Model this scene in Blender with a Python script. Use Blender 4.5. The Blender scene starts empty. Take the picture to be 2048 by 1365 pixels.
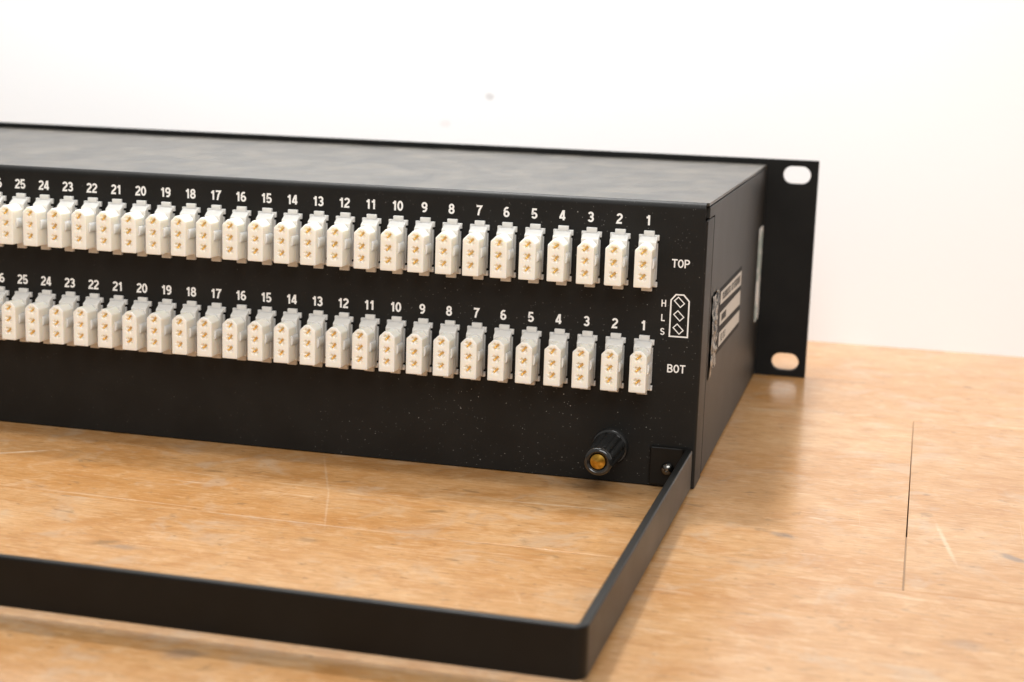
import bpy, bmesh, math, random
from mathutils import Vector, Matrix
MM = 0.001
SC = bpy.context.scene
COL = SC.collection
random.seed(7)

# ------------------------------------------------------------------ camera, world, lamps, exposure
def cam_axes(a, b, c):
    f = Vector((math.sin(a)*math.cos(b), math.cos(a)*math.cos(b), -math.sin(b)))
    r = Vector((math.cos(a), -math.sin(a), 0)); u = r.cross(f)
    return math.cos(c)*r + math.sin(c)*u, -math.sin(c)*r + math.cos(c)*u, f
cd = bpy.data.cameras.new('camera'); cam = bpy.data.objects.new('camera', cd); COL.objects.link(cam)
cd.sensor_width = 36; cd.lens = 3115.5/2048*36; cd.clip_start = 0.01; cd.clip_end = 20
cr, cu, cf = cam_axes(-0.245287, 0.184637, 0.03221)
cam.matrix_world = Matrix(((cr.x, cu.x, -cf.x, 7.28*MM), (cr.y, cu.y, -cf.y, -450.28*MM), (cr.z, cu.z, -cf.z, 127.69*MM), (0, 0, 0, 1)))
cd.dof.use_dof = True; cd.dof.focus_distance = 0.452; cd.dof.aperture_fstop = 17; cd.dof.aperture_blades = 7
SC.camera = cam
w = bpy.data.worlds.new("World"); SC.world = w; w.use_nodes = True
bg = w.node_tree.nodes['Background']; bg.inputs[0].default_value = (1.0, 0.975, 0.94, 1); bg.inputs[1].default_value = 0.42
def area(name, loc, target, sx, sy, power, color):
    l = bpy.data.lights.new(name, 'AREA'); l.shape = 'RECTANGLE'; l.size = sx; l.size_y = sy; l.energy = power; l.color = color
    o = bpy.data.objects.new(name, l); COL.objects.link(o); o.location = loc
    o.rotation_euler = (Vector(target)-Vector(loc)).to_track_quat('-Z', 'Y').to_euler()
    return o
area('strip_lamp', (-0.21, 0.190, 0.60), (-0.10, -0.02, 0.0), 0.07, 0.04, 3.0, (1.0, 0.99, 0.98))
area('front_fill', (0.32, -1.05, 1.00), (-0.20, 0.27, 0.14), 1.1, 0.6, 16.2, (1.0, 0.995, 0.985))  # added soft fill from the front, stands in for light bounced off the ceiling
wl = area('wall_wash_fill', (-0.30, 0.02, 0.72), (-0.32, 0.27, 0.16), 0.6, 0.06, 1.6, (1.0, 1.0, 0.99)); wl.data.spread = math.radians(95)  # added unseen light that only brightens the wall, not a fixture
SC.view_settings.view_transform = 'Standard'; SC.view_settings.look = 'None'
SC.view_settings.exposure = 0; SC.view_settings.gamma = 1

# ------------------------------------------------------------------ material helpers
class NT:
    def __init__(self, name):
        self.m = bpy.data.materials.new(name); self.m.use_nodes = True
        self.t = self.m.node_tree; self.p = self.t.nodes['Principled BSDF']
    def n(self, typ, **kw):
        nd = self.t.nodes.new(typ)
        for k, v in kw.items():
            if k.startswith('i_'):
                key = k[2:]; nd.inputs[int(key) if key.isdigit() else key.replace('_', ' ')].default_value = v
            else: setattr(nd, k, v)
        return nd
    def l(self, a, b): self.t.links.new(a, b)
    def math(self, op, a, b=None, c=None, clamp=False):
        nd = self.n('ShaderNodeMath', operation=op, use_clamp=clamp)
        for i, v in enumerate((a, b, c)):
            if v is None: continue
            if isinstance(v, (int, float)): nd.inputs[i].default_value = v
            else: self.l(v, nd.inputs[i])
        return nd.outputs[0]
    def mix(self, fac, a, b, mode='MIX'):
        nd = self.n('ShaderNodeMix', data_type='RGBA', blend_type=mode)
        for s, v in ((nd.inputs[0], fac), (nd.inputs[6], a), (nd.inputs[7], b)):
            if isinstance(v, (int, float)): s.default_value = v
            elif isinstance(v, tuple): s.default_value = v + ((1,) if len(v) == 3 else ())
            else: self.l(v, s)
        return nd.outputs[2]
    def ramp(self, fac, lo, hi, a=0.0, b=1.0):
        nd = self.n('ShaderNodeMapRange'); self.l(fac, nd.inputs[0])
        nd.inputs[1].default_value = lo; nd.inputs[2].default_value = hi; nd.inputs[3].default_value = a; nd.inputs[4].default_value = b
        nd.interpolation_type = 'SMOOTHSTEP'
        return nd.outputs[0]
    def pos(self, scale=(1, 1, 1), rot=0.0, off=None):
        """object position in millimetres, scaled"""
        if not hasattr(self, 'geo'): self.geo = self.n('ShaderNodeNewGeometry').outputs['Position']
        mp = self.n('ShaderNodeMapping'); self.l(self.geo, mp.inputs[0])
        mp.inputs['Rotation'].default_value = (0, 0, rot)
        mp.inputs['Scale'].default_value = tuple(1000*s for s in scale)
        o = mp.outputs[0]
        if off is not None:
            ad = self.n('ShaderNodeVectorMath', operation='ADD'); self.l(o, ad.inputs[0]); self.l(off, ad.inputs[1]); o = ad.outputs[0]
        return o
    def noise(self, vec, scale, detail=3, rough=0.5, dist=0.0):
        nd = self.n('ShaderNodeTexNoise'); self.l(vec, nd.inputs['Vector'])
        nd.inputs['Scale'].default_value = scale; nd.inputs['Detail'].default_value = detail
        nd.inputs['Roughness'].default_value = rough; nd.inputs['Distortion'].default_value = dist
        return nd.outputs['Fac']
    def voro(self, vec, scale, rand=1.0):
        nd = self.n('ShaderNodeTexVoronoi'); self.l(vec, nd.inputs['Vector']); nd.inputs['Scale'].default_value = scale
        nd.inputs['Randomness'].default_value = rand
        return nd
    def bump(self, h, dist, strength=1.0):
        nd = self.n('ShaderNodeBump'); self.l(h, nd.inputs['Height']); nd.inputs['Distance'].default_value = dist; nd.inputs['Strength'].default_value = strength
        self.l(nd.outputs[0], self.p.inputs['Normal'])
    def set(self, **kw):
        for k, v in kw.items():
            s = self.p.inputs[k.replace('_', ' ')]
            if hasattr(v, 'is_output'): self.l(v, s)
            elif isinstance(v, tuple) and len(v) == 3 and s.type == 'RGBA': s.default_value = v + (1,)
            else: s.default_value = v
        return self.m

def specks(N, vec, scale, size, keep, soft=0.3):
    """sparse round specks: mask"""
    v = N.voro(vec, scale)
    d = N.ramp(v.outputs['Distance'], size*(1-soft), size, 1.0, 0.0)
    sep = N.n('ShaderNodeSeparateColor'); N.l(v.outputs['Color'], sep.inputs[0])
    k = N.math('LESS_THAN', sep.outputs[0], keep)
    return N.math('MULTIPLY', d, k), sep.outputs[1]

def black_coat(name, base=(0.0125, 0.0115, 0.0095), rough=0.5, dust=0.0, smudge=0.0, spec=0.3, tint=(1, 1, 1)):
    N = NT(name)
    P = N.pos()
    n1 = N.noise(P, 2.2, 2, 0.6)
    n2 = N.noise(P, 0.06, 4, 0.6)
    c = N.mix(N.ramp(n2, 0.3, 0.75), tuple(x*0.8 for x in base), tuple(x*1.35 for x in base))
    r = N.math('ADD', N.math('MULTIPLY', n2, 0.12), rough-0.06)
    if smudge:
        Ps = N.pos((1.0, 0.45, 1.0), 0.12)
        s1 = N.ramp(N.noise(Ps, 0.07, 6, 0.72, 0.5), 0.33, 0.75)
        s2 = N.ramp(N.noise(N.pos((0.25, 1.0, 1.0), -0.1), 0.14, 5, 0.7, 0.3), 0.54, 0.70)
        s = N.math('ADD', N.math('MULTIPLY', s1, 0.7), N.math('MULTIPLY', s2, 0.45), clamp=True)
        c = N.mix(N.math('MULTIPLY', s, smudge), c, (0.30, 0.26, 0.21))
        r = N.math('ADD', r, N.math('MULTIPLY', s, 0.10))
    if dust:
        sepx = N.n('ShaderNodeSeparateXYZ'); N.l(N.pos(), sepx.inputs[0])
        dens = N.ramp(N.noise(P, 0.06, 4, 0.65), 0.36, 0.62, 0.1, 1.0)
        right = N.ramp(sepx.outputs[0], -190.0, -85.0, 0.15, 1.0)
        total = None
        for sc, sz, kp, gain in ((0.55, 0.085, 0.50, 0.55), (0.9, 0.10, 0.5, 0.4), (0.25, 0.05, 0.20, 0.9), (1.5, 0.14, 0.4, 0.3)):
            m, rnd = specks(N, P, sc, sz, kp)
            m = N.math('MULTIPLY', m, N.math('MULTIPLY', rnd, gain))
            total = m if total is None else N.math('MAXIMUM', total, m)
        m = N.math('MULTIPLY', N.math('MULTIPLY', total, dens), N.math('MULTIPLY', right, dust*1.35), clamp=True)
        # a few short lint fibres
        fib, _ = specks(N, N.pos((0.30, 1.0, 1.0)), 0.16, 0.035, 0.10)
        m = N.math('MAXIMUM', m, N.math('MULTIPLY', N.math('MULTIPLY', fib, right), 0.4))
        c = N.mix(m, c, (0.72, 0.69, 0.64))
    N.bump(n1, 0.00004, 0.35)
    return N.set(Base_Color=c, Roughness=r, Specular_IOR_Level=spec, Specular_Tint=tint)

M = {}
M['rear'] = black_coat('black_powder_coat_dusty', base=(0.0070, 0.0065, 0.0055), rough=0.5, dust=1.0, spec=0.28)
M['ear'] = black_coat('black_ear_coat', base=(0.0045, 0.0043, 0.0038), rough=0.55, spec=0.22)
M['side'] = black_coat('black_side_coat', base=(0.020, 0.0185, 0.016), rough=0.48, spec=0.30)
M['top'] = black_coat('black_top_coat_smudged', base=(0.016, 0.015, 0.013), rough=0.30, smudge=0.50, spec=0.5, tint=(1.0, 0.955, 0.88))
M['bar'] = black_coat('black_bar_coat', base=(0.0045, 0.004, 0.0033), rough=0.38, spec=0.27)
N = NT('white_nylon'); P = N.pos()
inf = N.n('ShaderNodeObjectInfo')
tone = N.math('ADD', N.math('MULTIPLY', inf.outputs['Random'], 0.5), N.math('MULTIPLY', N.noise(P, 0.15, 2), 0.5))
c = N.mix(tone, (0.93, 0.87, 0.755), (0.95, 0.905, 0.82))
N.bump(N.noise(P, 1.5, 2), 0.00003, 0.3)
def nylon(N, c, rad=(1.0, 0.87, 0.70)): return N.set(Base_Color=c, Roughness=0.38, Subsurface_Weight=0.75, Subsurface_Radius=rad, Subsurface_Scale=0.0022)
M['nylon'] = nylon(N, c)
N = NT('thin_grey_white_nylon')
M['nylon_thin'] = nylon(N, (0.70, 0.68, 0.635), (1.0, 0.96, 0.88))
N = NT('gold_contact_metal')
M['gold'] = N.set(Base_Color=(1.0, 0.69, 0.25), Metallic=1.0, Roughness=0.38)
N = NT('brass'); P = N.pos()
M['brass'] = N.set(Base_Color=N.mix(N.ramp(N.noise(P, 0.8, 4), 0.35, 0.7), (0.36, 0.19, 0.025), (0.55, 0.32, 0.06)), Metallic=1.0, Roughness=0.33)
N = NT('black_gloss_plastic')
M['gloss'] = N.set(Base_Color=(0.016, 0.0155, 0.0145), Roughness=0.14, Specular_IOR_Level=0.6)
N = NT('black_chrome_screw')
M['screw'] = N.set(Base_Color=(0.16, 0.155, 0.145), Metallic=1.0, Roughness=0.22)
N = NT('white_ink'); P = N.pos()
wear = N.ramp(N.noise(P, 1.1, 3, 0.6), 0.30, 0.42, 0.82, 1.0)
M['ink'] = N.set(Base_Color=N.mix(wear, (0.1, 0.1, 0.1), (0.84, 0.83, 0.80)), Roughness=0.55)
N = NT('label_black'); M['label_black'] = N.set(Base_Color=(0.008, 0.008, 0.008), Roughness=0.6, Specular_IOR_Level=0.12)
N = NT('label_silver'); P = N.pos()
M['label_silver'] = N.set(Base_Color=N.mix(N.noise(P, 0.4, 3), (0.56, 0.535, 0.49), (0.62, 0.60, 0.555)), Roughness=0.5, Specular_IOR_Level=0.2)
N = NT('label_print'); M['label_print'] = N.set(Base_Color=(0.05, 0.05, 0.048), Roughness=0.6, Specular_IOR_Level=0.1)
N = NT('crumpled_foil'); P = N.pos()
fc = N.mix(N.ramp(N.noise(P, 0.5, 3, 0.7), 0.47, 0.56), (0.012, 0.012, 0.011), (0.36, 0.33, 0.28))
M['foil'] = N.set(Base_Color=fc, Metallic=0.75, Roughness=0.35)
N = NT('sticker_paper'); P = N.pos((1, 0.6, 1))
s = N.ramp(N.noise(P, 0.11, 2, 0.5), 0.5, 0.6)
M['sticker'] = N.set(Base_Color=N.mix(s, (0.88, 0.89, 0.88), (0.45, 0.55, 0.53)), Roughness=0.6)

N = NT('white_wall_paint'); P = N.pos()
c = N.mix(N.noise(P, 0.012, 4), (0.80, 0.82, 0.84), (0.83, 0.845, 0.86))
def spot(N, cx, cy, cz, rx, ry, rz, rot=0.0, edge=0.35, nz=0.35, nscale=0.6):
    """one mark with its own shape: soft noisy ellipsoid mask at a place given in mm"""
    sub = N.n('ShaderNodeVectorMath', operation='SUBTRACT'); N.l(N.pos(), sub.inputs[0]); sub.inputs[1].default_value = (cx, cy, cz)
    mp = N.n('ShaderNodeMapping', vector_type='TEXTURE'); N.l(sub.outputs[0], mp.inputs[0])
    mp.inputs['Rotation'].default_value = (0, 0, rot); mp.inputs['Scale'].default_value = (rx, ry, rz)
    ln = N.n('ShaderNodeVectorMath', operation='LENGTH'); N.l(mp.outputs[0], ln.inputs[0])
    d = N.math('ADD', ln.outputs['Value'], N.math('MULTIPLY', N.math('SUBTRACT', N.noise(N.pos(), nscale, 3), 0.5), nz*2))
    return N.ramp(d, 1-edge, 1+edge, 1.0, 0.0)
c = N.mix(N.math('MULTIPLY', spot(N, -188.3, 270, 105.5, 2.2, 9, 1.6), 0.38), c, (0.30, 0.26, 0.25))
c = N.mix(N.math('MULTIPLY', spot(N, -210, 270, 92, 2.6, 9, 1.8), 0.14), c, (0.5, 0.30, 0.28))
N.bump(N.noise(P, 0.35, 4), 0.0002, 0.25)
M['wall'] = N.set(Base_Color=c, Roughness=0.65)

# worn, varnished maple
N = NT('worn_maple'); RZ = 0.0105
inf = N.n('ShaderNodeObjectInfo')
cmb = N.n('ShaderNodeCombineXYZ'); N.l(N.math('MULTIPLY', inf.outputs['Random'], 900.0), cmb.inputs[0]); N.l(N.math('MULTIPLY', inf.outputs['Random'], 370.0), cmb.inputs[1])
off = cmb.outputs[0]
def pw(sx, sy): return N.pos((sx, sy, 1.0), RZ, off)
big = N.noise(pw(0.5, 1.0), 0.016, 4, 0.55, 0.8)
mid = N.noise(pw(0.5, 1.0), 0.08, 4, 0.6, 0.5)
fine = N.noise(pw(0.11, 1.0), 1.0, 4, 0.65, 0.15)
ray = N.noise(pw(0.35, 1.0), 0.50, 3, 0.6)
c = N.mix(N.ramp(big, 0.3, 0.72), (0.50, 0.242, 0.075), (0.585, 0.332, 0.145))
blot = N.noise(pw(0.8, 1.0), 0.12, 4, 0.62, 0.7)
c = N.mix(N.math('MULTIPLY', N.ramp(mid, 0.47, 0.68), 0.60), c, (0.44, 0.190, 0.045))
c = N.mix(N.math('MULTIPLY', N.ramp(blot, 0.50, 0.68), 0.45), c, (0.41, 0.175, 0.042))
c = N.mix(N.math('MULTIPLY', N.ramp(blot, 0.48, 0.32), 0.42), c, (0.65, 0.415, 0.225))
c = N.mix(N.math('MULTIPLY', N.ramp(fine, 0.46, 0.70), 0.52), c, (0.36, 0.18, 0.055))
c = N.mix(N.math('MULTIPLY', N.ramp(fine, 0.5, 0.28), 0.30), c, (0.68, 0.465, 0.275))
c = N.mix(N.math('MULTIPLY', N.ramp(ray, 0.58, 0.72), 0.32), c, (0.40, 0.20, 0.07))
c = N.mix(N.math('MULTIPLY', N.ramp(ray, 0.44, 0.32), 0.30), c, (0.68, 0.465, 0.275))
fine2 = N.noise(pw(0.12, 1.0), 2.3, 3, 0.6, 0.1)
c = N.mix(N.math('MULTIPLY', N.ramp(fine2, 0.50, 0.68), 0.42), c, (0.33, 0.16, 0.05))
# worn greyish patches and small grey-brown dents
grey = N.ramp(N.noise(pw(0.9, 1.0), 0.05, 4, 0.65, 0.6), 0.52, 0.68)
c = N.mix(N.math('MULTIPLY', grey, 0.40), c, (0.50, 0.385, 0.275))
dn = N.ramp(N.noise(pw(0.6, 1.0), 0.19, 3, 0.6, 0.7), 0.62, 0.74)
c = N.mix(N.math('MULTIPLY', dn, 0.50), c, (0.22, 0.13, 0.06))
dn2 = N.ramp(N.noise(pw(0.45, 1.0), 0.45, 3, 0.62, 0.3), 0.61, 0.73)
c = N.mix(N.math('MULTIPLY', dn2, 0.55), c, (0.20, 0.11, 0.045))
# light scratches: thin contour lines of stretched noises
def scratch(sx, sy, rot, scale, width, keep):
    mp = N.pos((sx, sy, 1.0), rot)
    f = N.noise(mp, scale, 1, 0.4)
    a = N.ramp(N.math('ABSOLUTE', N.math('SUBTRACT', f, 0.5)), 0.0, width, 1.0, 0.0)
    g = N.ramp(N.noise(N.pos(), 0.03, 3, 0.6), keep, keep+0.12)
    return N.math('MULTIPLY', a, g)
sc_m = N.math('MAXIMUM', scratch(0.03, 1.0, RZ, 0.11, 0.006, 0.5), scratch(0.03, 1.0, RZ-0.12, 0.07, 0.004, 0.53))
sc_m = N.math('MAXIMUM', sc_m, N.math('MULTIPLY', scratch(1.0, 0.05, 0.5, 0.05, 0.002, 0.56), 0.7))
c = N.mix(N.math('MULTIPLY', sc_m, 0.38), c, (0.84, 0.68, 0.50))
# marks that sit where the photograph shows them
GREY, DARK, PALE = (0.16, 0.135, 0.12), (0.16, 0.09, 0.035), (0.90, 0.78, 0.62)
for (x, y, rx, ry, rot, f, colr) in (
    (41.5, -34.8, 4.6, 1.5, -0.85, 0.85, GREY), (24.5, -28, 0.6, 15, 0.13, 0.42, PALE), (36.7, 190.5, 1.7, 2.6, 0, 0.6, DARK),
    (19.6, 20.2, 0.9, 0.9, 0, 0.7, DARK), (-18.7, -35.5, 3.0, 2.0, -0.3, 0.65, GREY), (-186.3, -103.4, 3.2, 1.6, 0.5, 0.65, DARK),
    (-179.5, -105, 4.5, 1.7, 0.1, 0.55, GREY), (-133.8, -164.7, 4.2, 2.6, 0.35, 0.6, GREY), (-138, -83.6, 2.8, 1.6, 0, 0.55, DARK),
    (-114.2, -47.5, 2.6, 1.2, 0.3, 0.7, DARK), (-188.6, -31.2, 3.4, 0.9, 0.1, 0.6, DARK), (27.4, -104, 4.0, 2.6, -0.2, 0.4, GREY),
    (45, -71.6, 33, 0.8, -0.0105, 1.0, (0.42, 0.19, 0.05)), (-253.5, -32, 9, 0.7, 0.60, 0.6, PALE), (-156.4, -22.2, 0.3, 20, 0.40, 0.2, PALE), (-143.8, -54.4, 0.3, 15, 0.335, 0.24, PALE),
    (-83, -29.8, 16, 0.45, 0.05, 0.5, PALE), (-205, -66.5, 30, 0.4, -0.02, 0.35, PALE), (-145, -70.2, 34, 0.4, -0.01, 0.35, PALE)):
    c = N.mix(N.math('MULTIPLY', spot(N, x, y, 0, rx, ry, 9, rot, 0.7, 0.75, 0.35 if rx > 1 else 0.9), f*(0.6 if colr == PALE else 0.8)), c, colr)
hs = N.n('ShaderNodeHueSaturation'); N.l(c, hs.inputs['Color']); N.l(N.math('ADD', 0.91, N.math('MULTIPLY', inf.outputs['Random'], 0.08)), hs.inputs['Value']); c = hs.outputs[0]
rg = N.math('ADD', 0.32, N.math('MULTIPLY', N.noise(pw(0.4, 1.0), 0.08, 4, 0.65), 0.26))
hgt = N.math('ADD', N.math('MULTIPLY', fine, 0.5), N.math('SUBTRACT', 0.5, N.math('MULTIPLY', dn, 0.8)))
N.bump(hgt, 0.00012, 0.35)
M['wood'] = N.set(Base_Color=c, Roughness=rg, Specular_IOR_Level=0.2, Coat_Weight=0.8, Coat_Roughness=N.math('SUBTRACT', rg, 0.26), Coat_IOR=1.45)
N = NT('table_core'); M['core'] = N.set(Base_Color=(0.05, 0.025, 0.01), Roughness=0.8)

# ------------------------------------------------------------------ mesh helpers (all in millimetres)
def box(bm, x0, x1, y0, y1, z0, z1):
    vs = [bm.verts.new(p) for p in ((x0,y0,z0),(x1,y0,z0),(x1,y1,z0),(x0,y1,z0),(x0,y0,z1),(x1,y0,z1),(x1,y1,z1),(x0,y1,z1))]
    for f in ((0,3,2,1),(4,5,6,7),(0,1,5,4),(1,2,6,5),(2,3,7,6),(3,0,4,7)): bm.faces.new([vs[i] for i in f])
    return vs
def prism(bm, prof, a0, a1, axis='y'):
    """extrude a closed 2-D profile; axis y: profile in (x,z); axis x: profile in (y,z); axis z: profile in (x,y)"""
    def P(u, v, a): return {'y': (u, a, v), 'x': (a, u, v), 'z': (u, v, a)}[axis]
    A = [bm.verts.new(P(u, v, a0)) for u, v in prof]; B = [bm.verts.new(P(u, v, a1)) for u, v in prof]
    n = len(prof); bm.faces.new(A); bm.faces.new(B[::-1])
    for i in range(n): bm.faces.new((A[i], B[i], B[(i+1) % n], A[(i+1) % n]))
def holed_prism(bm, outer, holes, a0, a1, depth=None, axis='y'):
    """plate with holes; holes go through, or are pockets 'depth' deep from the a0 side"""
    def P(u, v, a): return {'y': (u, a, v), 'x': (a, u, v)}[axis]
    def ring(pts, a):
        vs = [bm.verts.new(P(u, v, a)) for u, v in pts]
        return vs, [bm.edges.new((vs[i], vs[(i+1) % len(vs)])) for i in range(len(vs))]
    fo, fe = ring(outer, a0); hs = [ring(h, a0) for h in holes]
    bmesh.ops.triangle_fill(bm, use_beauty=True, use_dissolve=False, edges=fe + [e for h in hs for e in h[1]])
    bo, be = ring(outer, a1)
    n = len(outer)
    for i in range(n): bm.faces.new((fo[i], bo[i], bo[(i+1) % n], fo[(i+1) % n]))
    if depth is None:
        hb = [ring(h, a1) for h in holes]
        bmesh.ops.triangle_fill(bm, use_beauty=True, use_dissolve=False, edges=be + [e for h in hb for e in h[1]])
    else:
        hb = [ring(h, a0 + depth) for h in holes]
        bm.faces.new(bo)
        for vs, _ in hb: bm.faces.new(vs)
    for (a, _), (b, _) in zip(hs, hb):
        for i in range(len(a)): bm.faces.new((a[i], b[i], b[(i+1) % len(a)], a[(i+1) % len(a)]))
    bmesh.ops.recalc_face_normals(bm, faces=bm.faces[:])
def lathe(bm, prof, cx, cy, cz, seg=32, rfun=None):
    """revolve (r, y) profile about the y axis"""
    rings = []
    for r, y in prof:
        if r < 1e-6: rings.append([bm.verts.new((cx, cy+y, cz))]); continue
        rings.append([bm.verts.new((cx+(r*(rfun(i/seg, y) if rfun else 1))*math.cos(2*math.pi*i/seg), cy+y, cz+(r*(rfun(i/seg, y) if rfun else 1))*math.sin(2*math.pi*i/seg))) for i in range(seg)])
    for a, b in zip(rings, rings[1:]):
        for i in range(seg):
            j = (i+1) % seg
            if len(a) == 1 and len(b) == 1: continue
            if len(a) == 1: bm.faces.new((a[0], b[i], b[j]))
            elif len(b) == 1: bm.faces.new((a[i], b[0], a[j]))
            else: bm.faces.new((a[i], b[i], b[j], a[j]))
def wpos(o):
    p = Vector((0, 0, 0))
    while o: p = p + o.location; o = o.parent
    return p
def obj(name, bm, mat, parent=None, origin=(0, 0, 0), bevel=0.0, seg=2, smooth=False, recalc=True):
    if recalc: bmesh.ops.recalc_face_normals(bm, faces=bm.faces[:])
    bmesh.ops.translate(bm, verts=bm.verts[:], vec=-Vector(origin)); bmesh.ops.scale(bm, verts=bm.verts[:], vec=(MM, MM, MM))
    me = bpy.data.meshes.new(name); bm.to_mesh(me); bm.free(); me.materials.append(mat)
    o = bpy.data.objects.new(name, me); COL.objects.link(o)
    place(o, parent, origin)
    if bevel:
        b = o.modifiers.new('bevel', 'BEVEL'); b.width = bevel*MM; b.segments = seg; b.limit_method = 'ANGLE'; b.angle_limit = math.radians(35); b.harden_normals = True
    if smooth or bevel:
        for p in me.polygons: p.use_smooth = True
        me.set_sharp_from_angle(angle=math.radians(38 if not bevel else 50))
    return o
def place(o, parent, origin):
    o.parent = parent
    o.location = Vector(origin)*MM - (wpos(parent) if parent else Vector((0, 0, 0)))
def copy(o, parent, origin):
    c = o.copy(); COL.objects.link(c); place(c, parent, origin); return c
def B(): return bmesh.new()

# ------------------------------------------------------------------ wall and workbench
bm = B(); box(bm, -1500, 900, 270, 330, -40, 640)
ow = obj('wall', bm, M['wall'], None, (0, 270, 0)); ow['kind'] = 'structure'
ow.rotation_euler[2] = -0.0105
bench = bpy.data.objects.new('workbench', None); COL.objects.link(bench); bench.location = (-0.25*1, 0.0, -0.045)
bench['label'] = 'worn maple workbench top of wide boards with scratches and a dark open joint'; bench['category'] = 'workbench'
ORG = Vector((13.6, -71.0)); ca, sa = math.cos(-0.0105), math.sin(-0.0105)
def bw(u, v): return (ORG.x + u*ca - v*sa, ORG.y + u*sa + v*ca)
JG = 0.05
def board(u0, u1, v0, v1, dz=0.0, d0=0.0, d1=0.0):
    bm = B()
    pts = [bw(u0+d0, v0), bw(u1+d1, v0), bw(u1, v1), bw(u0, v1)]
    prism(bm, pts, -38.0, 0.0+dz, 'z')
    cx, cy = bw((u0+u1)/2, (v0+v1)/2)
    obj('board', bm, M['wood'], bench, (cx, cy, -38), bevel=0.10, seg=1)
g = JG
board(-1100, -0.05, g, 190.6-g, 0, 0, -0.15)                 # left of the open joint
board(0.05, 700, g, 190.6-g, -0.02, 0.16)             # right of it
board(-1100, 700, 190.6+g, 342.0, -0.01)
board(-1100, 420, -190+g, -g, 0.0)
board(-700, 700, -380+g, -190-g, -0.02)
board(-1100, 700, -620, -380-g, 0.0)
N = NT('joint_dirt'); M['dirt'] = N.set(Base_Color=(0.30, 0.20, 0.12), Roughness=0.8)
bm = B(); prism(bm, [bw(-0.2, 1.0), bw(0.2, 1.0), bw(0.2, 46.0), bw(-0.2, 46.0)], -6.0, -0.22, 'z')
obj('joint_filler', bm, M['dirt'], bench, (14, -48, -6))
bm = B(); box(bm, -1080, 690, -660, 255, -45, -38.5)
obj('underlay', bm, M['core'], bench, (0, 0, -45))

# ------------------------------------------------------------------ patch bay
XR, XL = -47.98, -489.96          # chassis sides
EX0, EX1 = -510.27, -27.67        # rack panel ends
YF = 182.19                       # back of rack panel
ZT = 85.8
bay = bpy.data.objects.new('patch_bay', None); COL.objects.link(bay); bay.location = Vector((-268.97, 92, 0))*MM
bay['label'] = 'black metal rack patch bay with two numbered rows of white three pin connectors'; bay['category'] = 'patch bay'

# rear panel: a folded sheet with flanges along both sides
R_ = 1.9; r_ = 0.9; bm = B()
path = [(XR, 14.5), (XR, r_)] + [(XR-r_+r_*math.cos(a), r_-r_*math.sin(a)) for a in [math.pi/2*i/5 for i in range(1, 6)]]
path += [(XL+XR-x, y) for x, y in path[::-1]]
lo = [bm.verts.new((x, y, 0.35)) for x, y in path]; hi = [bm.verts.new((x, y, 80.6)) for x, y in path]
for i in range(len(path)-1): bm.faces.new((lo[i], hi[i], hi[i+1], lo[i+1]))
k = len(path)//2
prev = (hi[k-1], hi[k])
for y, z in [(0.0, ZT-R_)] + [(R_-R_*math.cos(a), ZT-R_+R_*math.sin(a)) for a in [math.pi/2*i/8 for i in range(1, 9)]]:
    cur = (bm.verts.new((XR-r_, y, z)), bm.verts.new((XL+r_, y, z))); bm.faces.new((prev[0], cur[0], cur[1], prev[1])); prev = cur
rear = obj('rear_panel', bm, M['rear'], bay, (-268.97, 0, 0.35), smooth=True, recalc=False)
sm = rear.modifiers.new('thickness', 'SOLIDIFY'); sm.thickness = 0.0011; sm.offset = -1
wn = rear.modifiers.new('flat_faces', 'WEIGHTED_NORMAL'); wn.mode = 'FACE_AREA'; wn.weight = 100; wn.keep_sharp = True
# top cover with a rounded fold along the back
bm = B()
box(bm, XL+0.1, XR-0.1, R_+0.01, 181.9, 84.95, ZT)
obj('top_cover', bm, M['top'], bay, (-268.97, 90, 85))
for sx, xx in ((1, XR), (-1, XL)):
    bm = B()
    ys = [(16.1, 81.0), (16.1, 0.8), (181.9, 0.8), (181.9, 84.45), (4.0, 84.45), (4.0, 81.0)] 
    if True:
        prism(bm, ys, xx-0.05*sx, xx-1.6*sx, 'x')
    obj('side_panel', bm, M['side'], bay, (xx, 90, 0.8), bevel=0.3, seg=2)
# inner floor and core so that no light leaks through the seams
bm = B(); box(bm, XL+2.2, XR-2.2, 2.0, 181.0, 1.2, 83.4)
obj('inner_frame', bm, M['ear'], bay, (-268.97, 92, 1.2))

# rack panel with four slotted holes
def slot(cx, cz, wd=10.9, h=7.0, n=10):
    r = h/2; d = wd/2-r
    return [(cx+d+r*math.cos(a), cz+r*math.sin(a)) for a in [-math.pi/2+math.pi*i/n for i in range(n+1)]] + \
           [(cx-d+r*math.cos(a), cz+r*math.sin(a)) for a in [math.pi/2+math.pi*i/n for i in range(n+1)]]
bm = B()
holed_prism(bm, [(EX0, 0.15), (EX1, 0.15), (EX1, 88.1), (EX0, 88.1)], [slot(x, z) for x in (-36.05, -501.9) for z in (6.15, 82.15)], YF, YF+3.0)
obj('rack_panel', bm, M['ear'], bay, (-268.97, YF, 0.15), bevel=0.25, seg=2)

# ---------------- printing on the rear panel
def el(cx, cy, rx, ry, a0, a1, n=10):
    return [(cx+rx*math.cos(math.radians(a0+(a1-a0)*i/n)), cy+ry*math.sin(math.radians(a0+(a1-a0)*i/n))) for i in range(n+1)]
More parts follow.
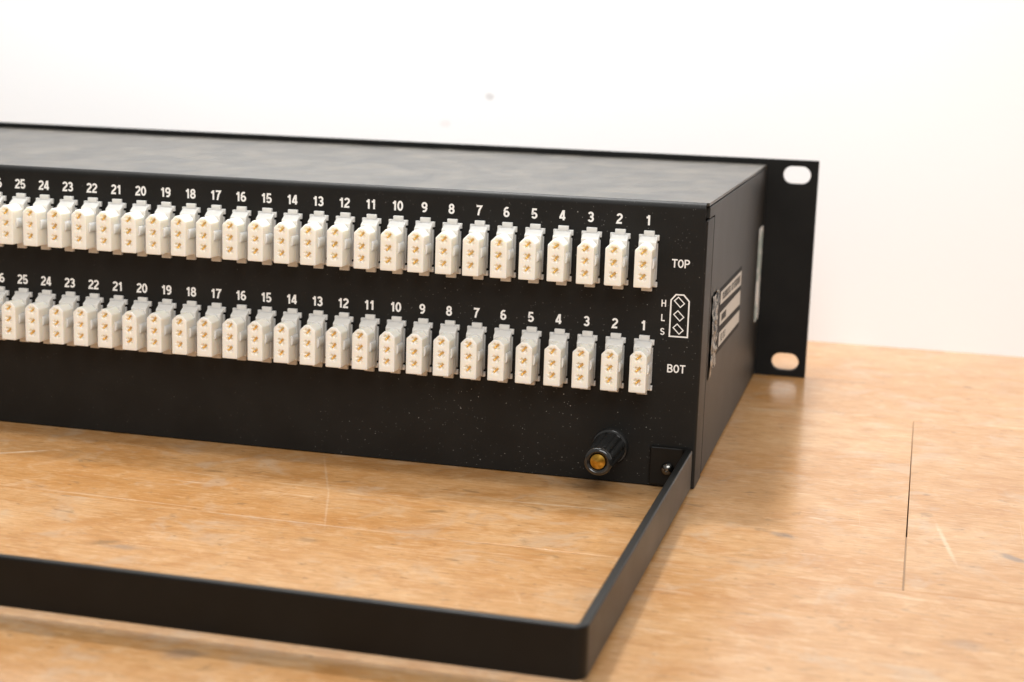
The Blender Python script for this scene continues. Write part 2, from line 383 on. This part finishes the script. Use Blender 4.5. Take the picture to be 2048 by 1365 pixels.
# strokes of a plain bold grotesque, cap height 1, centre lines; (strokes, advance)
GL = {
 '0': ([el(.27, .5, .19, .42, 90, 450, 24)], .56), '1': ([[(.30, 0), (.30, .985)], [(.08, .74), (.18, .765), (.26, .84), (.295, .985)]], .50),
 '2': ([el(.27, .70, .19, .22, 165, -25, 12) + [(.30, .42), (.14, .25), (.085, .075), (.49, .075)]], .56),
 '3': ([el(.255, .71, .175, .21, 160, -80, 12), [(.20, .51), (.28, .51)], el(.26, .285, .195, .21, 85, -160, 14)], .56),
 '4': ([[(.375, 0), (.375, 1.0)], [(.33, .95), (.07, .29)], [(.0, .25), (.53, .25)]], .56),
 '5': ([[(.47, .925), (.14, .925), (.09, .47)] + el(.26, .31, .20, .235, 140, -155, 16)], .56),
 '6': ([el(.27, .31, .19, .235, 0, 360, 22), el(.30, .52, .22, .40, 178, 60, 10)], .56),
 '7': ([[(.04, .925), (.48, .925), (.30, .55), (.20, 0)]], .54),
 '8': ([el(.27, .72, .165, .20, 90, 450, 20), el(.27, .29, .195, .215, 90, 450, 22)], .56),
 '9': ([el(.27, .69, .19, .235, 0, 360, 22), el(.24, .48, .22, .40, -2, -120, 10)], .56),
 'T': ([[(.27, 0), (.27, .86)], [(.02, .925), (.52, .925)]], .54), 'O': ([el(.28, .5, .20, .42, 90, 450, 24)], .58),
 'P': ([[(.09, 0), (.09, .925), (.28, .925)] + el(.28, .70, .17, .225, 80, -90, 8) + [(.15, .475)]], .54),
 'B': ([[(.09, 0), (.09, 1.0)], [(.15, .925), (.28, .925)] + el(.28, .725, .16, .20, 80, -90, 8) + [(.15, .525)], [(.30, .50)] + el(.29, .285, .19, .21, 80, -90, 8) + [(.15, .075)]], .57),
 'H': ([[(.09, 0), (.09, 1)], [(.55, 0), (.55, 1)], [(.15, .52), (.49, .52)]], .64), 'L': ([[(.09, 1), (.09, .075), (.50, .075)]], .54),
 'S': ([el(.28, .72, .20, .205, 25, 265, 14) + [(.34, .49)] + el(.28, .285, .22, .21, 60, -160, 14)], .58)}
def ribbon(bm, pts, wd, y):
    pts = [Vector(p) for p in pts]
    closed = (pts[0]-pts[-1]).length < 1e-5
    if closed: pts = pts[:-1]
    n = len(pts); rows = []
    for i in range(n):
        a = pts[i-1] if (i or closed) else None; c = pts[(i+1) % n] if (i < n-1 or closed) else None; b = pts[i]
        d1 = (b-a).normalized() if a is not None else (c-b).normalized(); d2 = (c-b).normalized() if c is not None else d1
        n1 = Vector((-d1.y, d1.x)); n2 = Vector((-d2.y, d2.x)); m = n1+n2
        m = m.normalized() if m.length > 0.3 else n1
        m = m/max(0.55, m.dot(n1)); p, q = b+m*wd/2, b-m*wd/2
        rows.append((bm.verts.new((p.x, y, p.y)), bm.verts.new((q.x, y, q.y))))
    for i in range(n if closed else n-1):
        r, t = rows[i], rows[(i+1) % n]; bm.faces.new((r[0], t[0], t[1], r[1]))
def text(name, s, x, z, h, wd=0.16, sx=1.0, parent=None, y=-0.03):
    bm = B(); total = sum(GL[ch][1] for ch in s); u = -total/2; k = 0
    for ch in s:
        for st in GL[ch][0]:
            ribbon(bm, [(x+(u+px)*h*sx, z+(pz-0.5)*h) for px, pz in st], wd*h, y-0.004*k); k += 1
        u += GL[ch][1]
    return obj(name, bm, M['ink'], parent or rear, (x, 0, z))
PITCH, X1 = 8.574, -65.478
ROWS = ((68.15, 80.04), (37.05, 48.82))
NCOL = 48
for zc, zt in ROWS:
    for k in range(NCOL):
        text('number', str(k+1), X1-k*PITCH, zt, 2.98, 0.195, 1.15)
text('row_name', 'TOP', -55.3, 67.85, 2.5, 0.16, 1.32)
text('row_name', 'BOT', -55.1, 36.5, 2.5, 0.16, 1.32)
for ch, z in (('H', 55.85), ('L', 51.55), ('S', 47.4)): text('pin_letter', ch, -59.75, z, 2.05, 0.165, 1.1)
def outline(bm, pts, wd, y=-0.03):
    n = len(pts); pts = [Vector(p) for p in pts]; rows = []
    for i in range(n):
        a, b, c = pts[i-1], pts[i], pts[(i+1) % n]
        d1 = (b-a).normalized(); d2 = (c-b).normalized(); n1 = Vector((-d1.y, d1.x)); n2 = Vector((-d2.y, d2.x))
        m = (n1+n2).normalized(); m = m/(m.dot(n1))
        p, q = b+m*wd/2, b-m*wd/2
        rows.append((bm.verts.new((p.x, y, p.y)), bm.verts.new((q.x, y, q.y))))
    for i in range(n):
        r, s = rows[i], rows[(i+1) % n]; bm.faces.new((r[0], s[0], s[1], r[1]))
bm = B()
outline(bm, [(-57.65, 46.15), (-52.3, 46.15), (-52.3, 56.85), (-53.95, 58.65), (-56.25, 58.65), (-57.65, 56.95)], 0.42)
obj('pin_diagram', bm, M['ink'], rear, (-55, 0, 52))
for z in (56.45, 52.4, 48.45):
    u = Vector((math.cos(math.radians(-45)), math.sin(math.radians(-45)))); v = Vector((-u.y, u.x)); cc = Vector((-55.15, z))
    bm = B(); outline(bm, [tuple(cc+u*a*1.3+v*b*0.82) for a, b in ((-1, -1), (1, -1), (1, 1), (-1, 1))], 0.3)
    obj('pin_diamond', bm, M['ink'], rear, (-55.15, 0, z))

# ---------------- connectors
def cross_hole(cx, cz, L=1.12, t=0.40, ang=45):
    pts = [(t, t), (t, L), (-t, L), (-t, t), (-L, t), (-L, -t), (-t, -t), (-t, -L), (t, -L), (t, -t), (L, -t), (L, t)]
    ca_, sa_ = math.cos(math.radians(ang)), math.sin(math.radians(ang))
    return [(cx+x*ca_-z*sa_, cz+x*sa_+z*ca_) for x, z in pts]
PZ = (3.65, 0.0, -3.65)
def housing():
    bm = B()
    hw = 2.5
    face = [(-hw, -6.75), (hw, -6.75), (hw, 4.1), (hw-1.65, 5.75), (-hw+1.65, 5.75), (-hw, 4.1)]
    holed_prism(bm, face, [cross_hole(0.0, z) for z in PZ], -10.0, -3.6, depth=0.75)
    return bm
def collar():
    bm = B()
    # sloped collar behind the housing, profile in (y, z)
    prism(bm, [(-3.65, -7.0), (-3.65, 5.9), (-1.2, 7.35), (-1.2, -7.2)], -2.6, 2.6, 'x')
    return bm
def flange():
    bm = B()
    box(bm, -1.55, 1.55, -1.15, -0.02, -8.9, 8.9)
    box(bm, -3.0, -1.6, -1.1, -0.02, -7.6, 7.75); box(bm, 1.6, 3.0, -1.1, -0.02, 6.1, 7.75); box(bm, 1.6, 2.7, -1.1, -0.02, -5.4, 5.3); box(bm, 1.6, 3.0, -1.1, -0.02, -7.6, -6.1)
    return bm
def latch():
    bm = B()
    pts = [(2.5, -1.55)] + [(2.5+0.85*math.sin(a), -1.55*math.cos(a)) for a in [math.pi*i/10 for i in range(1, 10)]] + [(2.5, 1.55)]
    pts = [(2.4, -1.55), (2.7, -1.5), (2.9, -1.0), (2.97, 0), (2.9, 1.0), (2.7, 1.5), (2.4, 1.55)]
    prism(bm, pts, -7.9, -2.8, 'y')
    return bm
def contact():
    bm = B()
    ca_ = math.cos(math.radians(45))
    def rot(p): return ((p[0]-p[1])*ca_, (p[0]+p[1])*ca_)
    # folded leaf lying in the rising arm of the cross
    prism(bm, [rot(p) for p in ((-0.75, -0.26), (1.0, -0.31), (1.0, 0.31), (-0.75, 0.26))], 0.0, 0.9, 'y')
    lathe(bm, [(0, -0.35), (0.24, -0.25), (0.30, -0.05), (0.30, 0.02)], -0.35, 0, -0.35, 8)
    return bm
proto = None
for ri, (zc, zt) in enumerate(ROWS):
    for k in range(NCOL):
        org = (X1 + 0.55 - k*PITCH, 0.0, zc)
        if proto is None:
            r = bpy.data.objects.new('connector', None); COL.objects.link(r); place(r, bay, (0, 0, 0))
            h = obj('housing', housing(), M['nylon'], r, (0, 0, 0), bevel=0.30, seg=3)
            cl = obj('collar', collar(), M['nylon_thin'], r, (0, 0, 0), bevel=0.2)
            fl = obj('flange', flange(), M['nylon_thin'], r, (0, 0, 0), bevel=0.12)
            la = obj('latch', latch(), M['nylon'], r, (0, 0, 0), bevel=0.2)
            ct = obj('contact', contact(), M['gold'], r, (0, 0, 0), smooth=True)
            proto = [(h, (0, 0, 0)), (cl, (0, 0, 0)), (fl, (0, 0, 0)), (la, (0, 0, 0))] + [(ct, (0, -9.6, z)) for z in PZ]
            ct.location = Vector((0, -9.6, PZ[0]))*MM
            for z in PZ[1:]:
                c2 = ct.copy(); COL.objects.link(c2); c2.location = Vector((0, -9.6, z))*MM
            place(r, bay, org); first = r
            continue
        r = bpy.data.objects.new('connector', None); COL.objects.link(r); place(r, bay, org)
        jx, jz = random.uniform(-0.12, 0.12), random.uniform(-0.08, 0.08)
        tilt = random.gauss(0, 0.006); r.rotation_euler = (random.gauss(0, 0.006), 0, random.gauss(0, 0.008))
        for o, loc in proto:
            c2 = o.copy(); COL.objects.link(c2); c2.parent = r
            c2.location = Vector(loc)*MM
            if o.name.startswith('contact'):
                c2.location += Vector((random.uniform(-.08, .08), random.uniform(-0.1, 0.25), random.uniform(-.08, .08)))*MM
                c2.rotation_euler = (0, random.gauss(0, 0.14), 0)

# ---------------- binding post
PX, PZc = -73.8, 11.2
bm = B(); lathe(bm, [(5.6, -0.02), (5.6, -0.9), (5.3, -1.5), (4.6, -1.8), (3.4, -1.9), (0, -1.9)], PX, 0, PZc, 40)
post = obj('binding_post', bm, M['gloss'], bay, (PX, 0, PZc), smooth=True)
bm = B()
fl_ = lambda t, y: 1.0 - (0.18*abs(math.cos(2*math.pi*t*5))**4 if -18.6 < y < -4 else 0)
lathe(bm, [(4.7, -1.95), (4.95, -2.8), (4.9, -4.2), (4.35, -18.0), (4.2, -19.0), (3.95, -19.6), (3.5, -19.95), (3.15, -20.0), (2.75, -19.75), (2.5, -19.3), (2.5, -17.5), (0, -17.5)], PX, 0, PZc, 96, fl_)
obj('knob', bm, M['gloss'], post, (PX, -3, PZc), smooth=True)
bm = B(); lathe(bm, [(2.35, -17.6), (2.35, -19.2), (2.2, -19.5), (1.4, -19.75), (0.3, -20.05), (0, -20.1)], PX, 0, PZc, 32)
obj('brass_tip', bm, M['brass'], post, (PX, -18, PZc), smooth=True)

# ---------------- lacing bar
def offset_path(pts, d):
    out = []
    for i, p in enumerate(pts):
        p = Vector(p)
        if i == 0: t = (Vector(pts[1])-p)
        elif i == len(pts)-1: t = p-Vector(pts[i-1])
        else: t = (Vector(pts[i+1])-p).normalized() + (p-Vector(pts[i-1])).normalized()
        t.normalize(); out.append(p + Vector((-t.y, t.x))*d)
    return out
def arc(cx, cy, r, a0, a1, n=8): return [(cx+r*math.cos(math.radians(a0+(a1-a0)*i/n)), cy+r*math.sin(math.radians(a0+(a1-a0)*i/n))) for i in range(n+1)]
TH = 2.3; XO = -48.6; YB = -157.3
xa, xb = XO-TH/2, -537.94-(XO-TH/2)
yb = YB+TH/2
path = [(-61.5, -0.25)] + arc(xa-3.0, -3.25, 3.0, 90, 0) + arc(xa-2.0, yb+2.0, 2.0, 0, -90)
path += [(-537.94-x, y) for x, y in path[::-1]]
lft = offset_path(path, TH/2); rgt = offset_path(path, -TH/2)
bm = B(); rows = []
for i, p in enumerate(path):
    t = min(1.0, max(0.0, -p[1]/157.0)); z0 = 0.95+1.05*t; z1 = z0+11.75
    rows.append([bm.verts.new((lft[i].x, lft[i].y, z0)), bm.verts.new((rgt[i].x, rgt[i].y, z0)), bm.verts.new((rgt[i].x, rgt[i].y, z1)), bm.verts.new((lft[i].x, lft[i].y, z1))])
for a, b in zip(rows, rows[1:]):
    for i in range(4): bm.faces.new((a[i], b[i], b[(i+1) % 4], a[(i+1) % 4]))
bm.faces.new(rows[0]); bm.faces.new(rows[-1])
lace = obj('lacing_bar', bm, M['bar'], bay, (-268.97, -80, 1), bevel=0.5, seg=3)
for sx in (-56.0, -537.94+56.0):
    bm = B(); lathe(bm, [(1.95, -1.45), (1.95, -2.05), (1.75, -2.55), (1.2, -3.0), (0.6, -3.2), (0.45, -2.75), (0, -2.75)], sx, 0, 6.2, 24)
    obj('screw', bm, M['screw'], lace, (sx, -2.4, 6.2), smooth=True)

# ---------------- serial label on the right side panel
xs = XR - 0.05
def quadx(bm, pts, x):
    bm.faces.new([bm.verts.new((x, y, z)) for y, z in pts])
def thin(name, pts, x0, th, mat, parent, bev=0):
    bm = B(); prism(bm, pts, x0, x0+th, 'x')
    ym = sum(p[0] for p in pts)/len(pts); zm = sum(p[1] for p in pts)/len(pts)
    return obj(name, bm, mat, parent, (x0, ym, zm))
lab = thin('serial_label', [(33.5, 34.6), (104.0, 32.9), (104.0, 54.6), (33.5, 55.4)], xs+0.01, 0.12, M['label_black'], bay)
STR = (((42.2, 54.0), (103.2, 53.1), (103.4, 47.9), (42.0, 49.9)), ((42.6, 47.1), (103.0, 46.1), (103.6, 40.9), (42.7, 42.95)), ((43.2, 40.6), (103.5, 38.8), (103.7, 34.5), (43.0, 36.06)))
for si, s_ in enumerate(STR):
    st = thin('silver_strip', [s_[3], s_[2], s_[1], s_[0]], xs+0.13, 0.04, M['label_silver'], lab)
    bm = B(); rr = random.Random(si)
    y = 47.0; y1 = (99.0, 60.0, 59.0)[si]
    while y < y1:
        wd = rr.uniform(1.0, 1.9); f = (y-42)/61.0
        zt_ = s_[0][1]+(s_[1][1]-s_[0][1])*f; zb_ = s_[3][1]+(s_[2][1]-s_[3][1])*f
        a, b = zb_+(zt_-zb_)*0.24, zb_+(zt_-zb_)*0.78
        if si == 1: quadx(bm, [(y, a), (y+wd+0.5, a), (y+wd+0.5, b), (y, b)], xs+0.19)
        elif rr.random() > 0.16:
            quadx(bm, [(y, a), (y+0.5, a), (y+0.5, b), (y, b)], xs+0.19)
            if rr.random() > 0.3: quadx(bm, [(y+0.55, b-0.5), (y+wd, b-0.5), (y+wd, b), (y+0.55, b)], xs+0.19)
            if rr.random() > 0.3: quadx(bm, [(y+0.55, a), (y+wd, a), (y+wd, a+0.5), (y+0.55, a+0.5)], xs+0.19)
            if rr.random() > 0.4: quadx(bm, [(y+wd-0.45, a), (y+wd, a), (y+wd, b), (y+wd-0.45, b)], xs+0.22)
        y += wd+0.75
    obj('label_print', bm, M['label_print'], st, (xs+0.19, 50, 45))
bm = B(); rr = random.Random(3); ny, nz = 7, 14; grid = []
for j in range(nz+1):
    row = []
    for i in range(ny+1):
        y = 19.5+15.0*i/ny + rr.uniform(-.7, .7); z = 32.0+24.0*j/nz + rr.uniform(-.5, .5) - (2.5 if i < 3 and j == 0 else 0)
        row.append(bm.verts.new((xs+0.12+rr.uniform(0, 0.75), y, z)))
    grid.append(row)
for j in range(nz):
    for i in range(ny): bm.faces.new((grid[j][i], grid[j][i+1], grid[j+1][i+1], grid[j+1][i]))
obj('crumpled_end', bm, M['foil'], lab, (xs, 27, 44))
# small white sticker near the rack panel
def rrect(y0, y1, z0, z1, r, n=5):
    pts = []
    for cy, cz, a0 in ((y1-r, z1-r, 0), (y0+r, z1-r, 90), (y0+r, z0+r, 180), (y1-r, z0+r, 270)):
        pts += [(cy+r*math.cos(math.radians(a0+90*i/n)), cz+r*math.sin(math.radians(a0+90*i/n))) for i in range(n+1)]
    return pts
thin('sticker', rrect(166.0, 181.0, 24.0, 61.6, 2.0), xs+0.01, 0.08, M['sticker'], bay)
